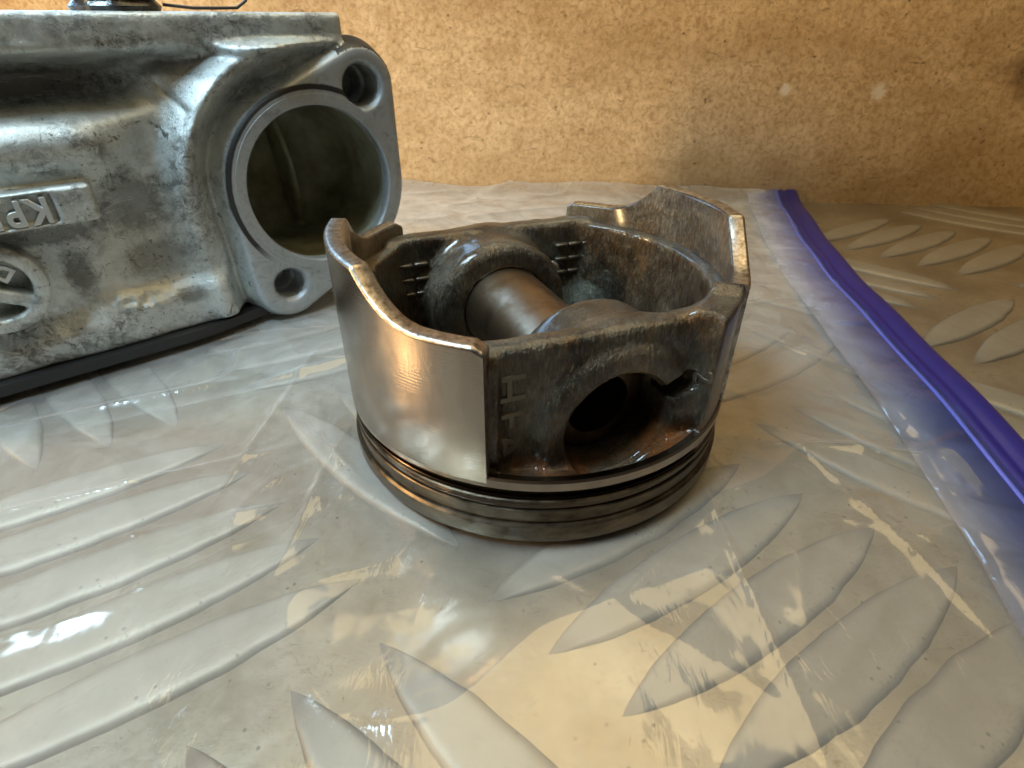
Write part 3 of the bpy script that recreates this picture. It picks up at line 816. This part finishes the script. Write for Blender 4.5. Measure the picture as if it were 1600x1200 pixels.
# things on top of the casting
M_rub = simple('greasy_black_rubber', (0.018, 0.016, 0.015), 0.0, 0.22, (0.25, 0.8))
bm = lathe([(0.01, 0), (9, 0), (9.4, 1.0), (8.4, 2.2), (9.2, 3.4), (8.3, 4.8), (9.1, 6.2), (8.3, 7.6), (8.8, 12), (0.01, 12)], 48)
for vv in bm.verts: vv.co += Vector((0.5*mnoise.noise(vv.co*0.2), 0.5*mnoise.noise(vv.co*0.2+Vector((9, 0, 0))), 0))
hose = mesh_bm('rubber_hose', bm, M_rub, None, True, 40)
d_ = Matrix.Rotation(EA, 3, 'Z') @ Vector((-18.5, 14, 0))
hose.location = (Vector((-73.5, 49.2, 80.15))+d_)*S
tag(hose, 'short stub of greasy black ribbed rubber hose on top of the silver casting', 'hose')
def tube(name, pts, r, mat, parent=None, n=8):
    bm = bmesh.new(); rows = []
    P = [Vector(p) for p in pts]
    for i, p in enumerate(P):
        d = (P[min(i+1, len(P)-1)]-P[max(i-1, 0)]).normalized()
        a = d.cross(Vector((0.3, 0.2, 0.93))).normalized(); b = d.cross(a)
        rows.append([bm.verts.new(p+a*r*math.cos(2*math.pi*k/n)+b*r*math.sin(2*math.pi*k/n)) for k in range(n)])
    for i in range(len(rows)-1):
        for k in range(n): bm.faces.new((rows[i][k], rows[i][(k+1) % n], rows[i+1][(k+1) % n], rows[i+1][k]))
    bm.faces.new(rows[0]); bm.faces.new(rows[-1][::-1])
    return mesh_bm(name, bm, mat, parent)
M_wire = simple('dark_wire', (0.05, 0.035, 0.025), 0.3, 0.5)
wr = tube('wire', [(-10, 8, 81.5), (-4, 7, 80.9), (1, 6, 80.9), (6, 6, 81.0), (8.5, 6, 82.5), (9.5, 6, 86)], 0.35, M_wire)
wr.location = Vector((-73.5, 49.2, 0))*S; wr.rotation_euler = (0, 0, EA)
tag(wr, 'thin dark wire lying on the top edge of the silver casting', 'wire')

# ------------------------------------------------------------------ zip bag
bag = empty('zip_bag', (0, 0, -0.08))
tag(bag, 'clear crumpled plastic zip bag with blue closure spread flat under the piston', 'plastic bag')
zipR = np.array([(144.3, 197.5), (136, 165), (126.5, 123), (119.5, 84), (114.2, 46), (111.2, 21), (109, 2), (106.2, -19), (101, -45), (90, -90), (75, -135), (62, -170)])
def zx(y, off=0.0):
    ys = zipR[::-1, 1]; x = zipR[::-1, 0]
    xx = np.interp(y, ys, x)
    xx = (np.interp(y-6, ys, x)+xx+np.interp(y+6, ys, x))/3
    return xx-off
creases = [(32.9, -20, 34.7, -76, .9, .7), (58, -10, 69, -57, .8, .7), (-62, 2, -19, -38, 1.1, .8), (-42, 4, -45, -48, .7, .7), (20, 44, 88, 66, .7, .9), (-130, -44, -52, -12, .8, .9),
           (-95, 34, -60, 43, 1.2, 2.0), (-70, 12, -50, 24, 1.1, 1.6), (-16.6, -40, -20, -55, .3, .7), (49, -9.7, 82, -15, .5, 1.0),
           (11, -52, 44, -22, .6, .7), (-38, -44, -38.8, -8, .3, .8), (55, -12, 29, -60, .3, .9), (-110, -10, -62, 12, .6, 1.8),
           (-140, -16, -70, 16, .9, 2.2), (84, 60, 62, -60, .6, 2.0), (96, 60, 84, -70, .8, 1.6), (60, 90, 88, 10, .5, 2), (-120, -40, -60, -20, .5, 1.8),
           (-60, 60, 40, 120, .9, 5), (40, 60, 100, 130, .8, 4), (75, 20, 90, -20, .5, 1.2), (-80, -60, -40, -30, .35, 1.2), (50, -30, 90, -45, .35, 1.0)]
rc = random.Random(5)
for _ in range(26):
    cx_, cy_ = rc.uniform(-150, 110), rc.uniform(-85, 170); an = rc.choice((0.4, 0.75, 2.3, 2.0, 1.2))+rc.uniform(-.35, .35); ln = rc.uniform(25, 90)
    creases.append((cx_, cy_, cx_+ln*math.cos(an), cy_+ln*math.sin(an), rc.uniform(.25, .8), rc.uniform(.5, 2.6)))
def film_height(Xf, Yf, layer):
    zf = 0.35*vnoise((Xf, Yf), 0.02, 31+layer)+0.35
    n = vnoise((Xf*0.8+Yf*0.5, Yf*0.9-Xf*0.3), 0.045, 33+layer)
    zf += 0.8*(1-np.abs(n))**7
    n = vnoise((Xf*0.4+Yf*0.9, Yf*0.5-Xf*0.9), 0.11, 35+layer)
    zf += 0.10*(1-np.abs(n))**5
    n = vnoise((Xf*0.9-Yf*0.4, Yf*0.6+Xf*0.9), 0.23, 37+layer)
    zf += 0.0*vnoise((Xf, Yf), 0.5, 38)
    for (a, b, c, d, hh, wd) in creases:
        L2_ = (c-a)**2+(d-b)**2; t = np.clip(((Xf-a)*(c-a)+(Yf-b)*(d-b))/L2_, 0, 1)
        ds = np.hypot(Xf-(a+t*(c-a)), Yf-(b+t*(d-b)))
        env = np.sin(np.pi*np.clip(t, 0.04, 0.96))**0.5
        zf += 1.25*hh*env*np.exp(-np.abs(ds)/wd)
    yw = 203.6-.075*Xf
    # back part fluffs up towards the wall
    zf += (1.5+0.9*vnoise((Xf, Yf), 0.03, 41))*sstep(70, 30, yw-Yf) + 1.2*vnoise((Xf, Yf), 0.018, 43)*sstep(90, 0, yw-Yf)
    rr = np.hypot(Xf, Yf)
    foot = sstep(46, 40.5, rr)
    zf = zf*(1-foot) + 0.0*foot
    # pressed flat under the casting
    u = (Xf+73.5)*math.cos(EA)+(Yf-49.2)*math.sin(EA); w_ = (Xf+73.5)*math.sin(EA)-(Yf-49.2)*math.cos(EA)
    ins = sstep(5, -2, w_)*sstep(38, 28, u)
    zf = zf*(1-ins)+0.9*ins*0.6
    return zf
def film(name, layer, off, mat, x1off, ybig=1.0):
    ny, nx_ = 560, 660
    yy = np.linspace(-170, 1, ny); tt = np.linspace(0, 1, nx_)
    Tt, Sy = np.meshgrid(tt, np.linspace(0, 1, ny))
    X0 = -290.0
    Yf = -170+Sy*(170+197.0)
    X1 = zx(Yf)-x1off
    Xf = X0+(X1-X0)*Tt
    yw = 203.6-.075*Xf-1.2
    Yf = -170+Sy*(170+yw)
    X1 = zx(np.minimum(Yf, 197))-x1off; Xf = X0+(X1-X0)*Tt
    zf = film_height(Xf, Yf, layer)+off
    # curls up against the wall
    dW = (203.6-.075*Xf)-Yf
    zf += 4.2*(1+0.6*vnoise((Xf, Xf*0), 0.022, 51)+0.35*vnoise((Xf, Xf*0), 0.07, 52))*np.exp(-(dW/7.0)**2)
    # joins the closure
    e = sstep(14, 0, X1-Xf+0.0); zf = zf*(1-e)+(2.0+off*0.5)*e
    v = np.stack([Xf, Yf, zf], -1).reshape(-1, 3)
    i = np.arange(ny*nx_).reshape(ny, nx_)
    f = np.stack([i[:-1, :-1], i[:-1, 1:], i[1:, 1:], i[1:, :-1]], -1).reshape(-1, 4)
    return mesh_np(name, v, f, mat, bag)
M_film = mat_film()
film('film', 0, 0.0, M_film, 8.0)

# closure: thick dark blue strip and paler blue track beside it
M_zip = Mat('dark_blue_closure'); M_zip.set('Base Color', M_zip.mix(M_zip.math('MULTIPLY', M_zip.ramp(M_zip.noise(0.15, 6, 0.7), 0.5, 0.7), 0.3), (0.012, 0.011, 0.155), (0.04, 0.04, 0.16))); M_zip.set('Roughness', 0.35)
M_zip.set('Subsurface Weight', 0.0); M_zip = M_zip.m
M_band = mat_film((0.16, 0.27, 0.72), 0.09, 'pale_blue_film', True)
def strip(name, prof, mat, y0=-168, y1=198.5, n=260):
    """prof: list of (offset from right edge, z)"""
    v, f = [], []
    m = len(prof)
    for i in range(n+1):
        y = y0+(y1-y0)*i/n
        x = float(zx(y)); lift = 0.4*math.sin(y*0.05)+0.3*math.sin(y*0.13+1) + 2.0*float(sstep(170, 200, np.array(y)))
        for off, z in prof: v.append((x-off, y, max(z+lift*0.8, 0.1)))
    for i in range(n):
        for j in range(m):
            k = (j+1) % m; a = i*m
            f.append((a+j, a+k, a+m+k, a+m+j))
    f.append(tuple([0, 1, 2, 3])) if False else None
    return mesh_np(name, v, f, mat, bag)
strip('closure_strip', [(0.0, 1.6), (0.5, 2.6), (1.6, 3.1), (5.4, 3.1), (6.0, 2.5), (7.0, 2.4), (7.8, 2.9), (9.2, 2.8), (9.7, 2.0), (5, 1.5), (2, 1.3)], M_zip)
M_tr = simple('blue_track', (0.10, 0.13, 0.55), 0.0, 0.3)
bp = [(9.4, 2.6), (12.0, 2.9), (14.0, 2.7), (17, 2.5), (21, 2.1), (26, 1.5), (26, 1.4), (21, 2.0), (17, 2.4), (14, 2.6), (12, 2.8), (9.4, 2.5)]
o = strip('blue_band', bp, M_band)
at = o.data.attributes.new('fade', 'FLOAT', 'POINT')
fd = [0, .05, .25, .5, .8, 1, 1, .8, .5, .25, .05, 0]
at.data.foreach_set('value', np.tile(np.array(fd, np.float32), len(o.data.vertices)//len(bp)))
strip('closure_track', [(10.6, 2.0), (10.8, 2.8), (11.4, 3.1), (12.0, 3.0), (12.2, 2.6), (11.5, 2.2)], M_tr)
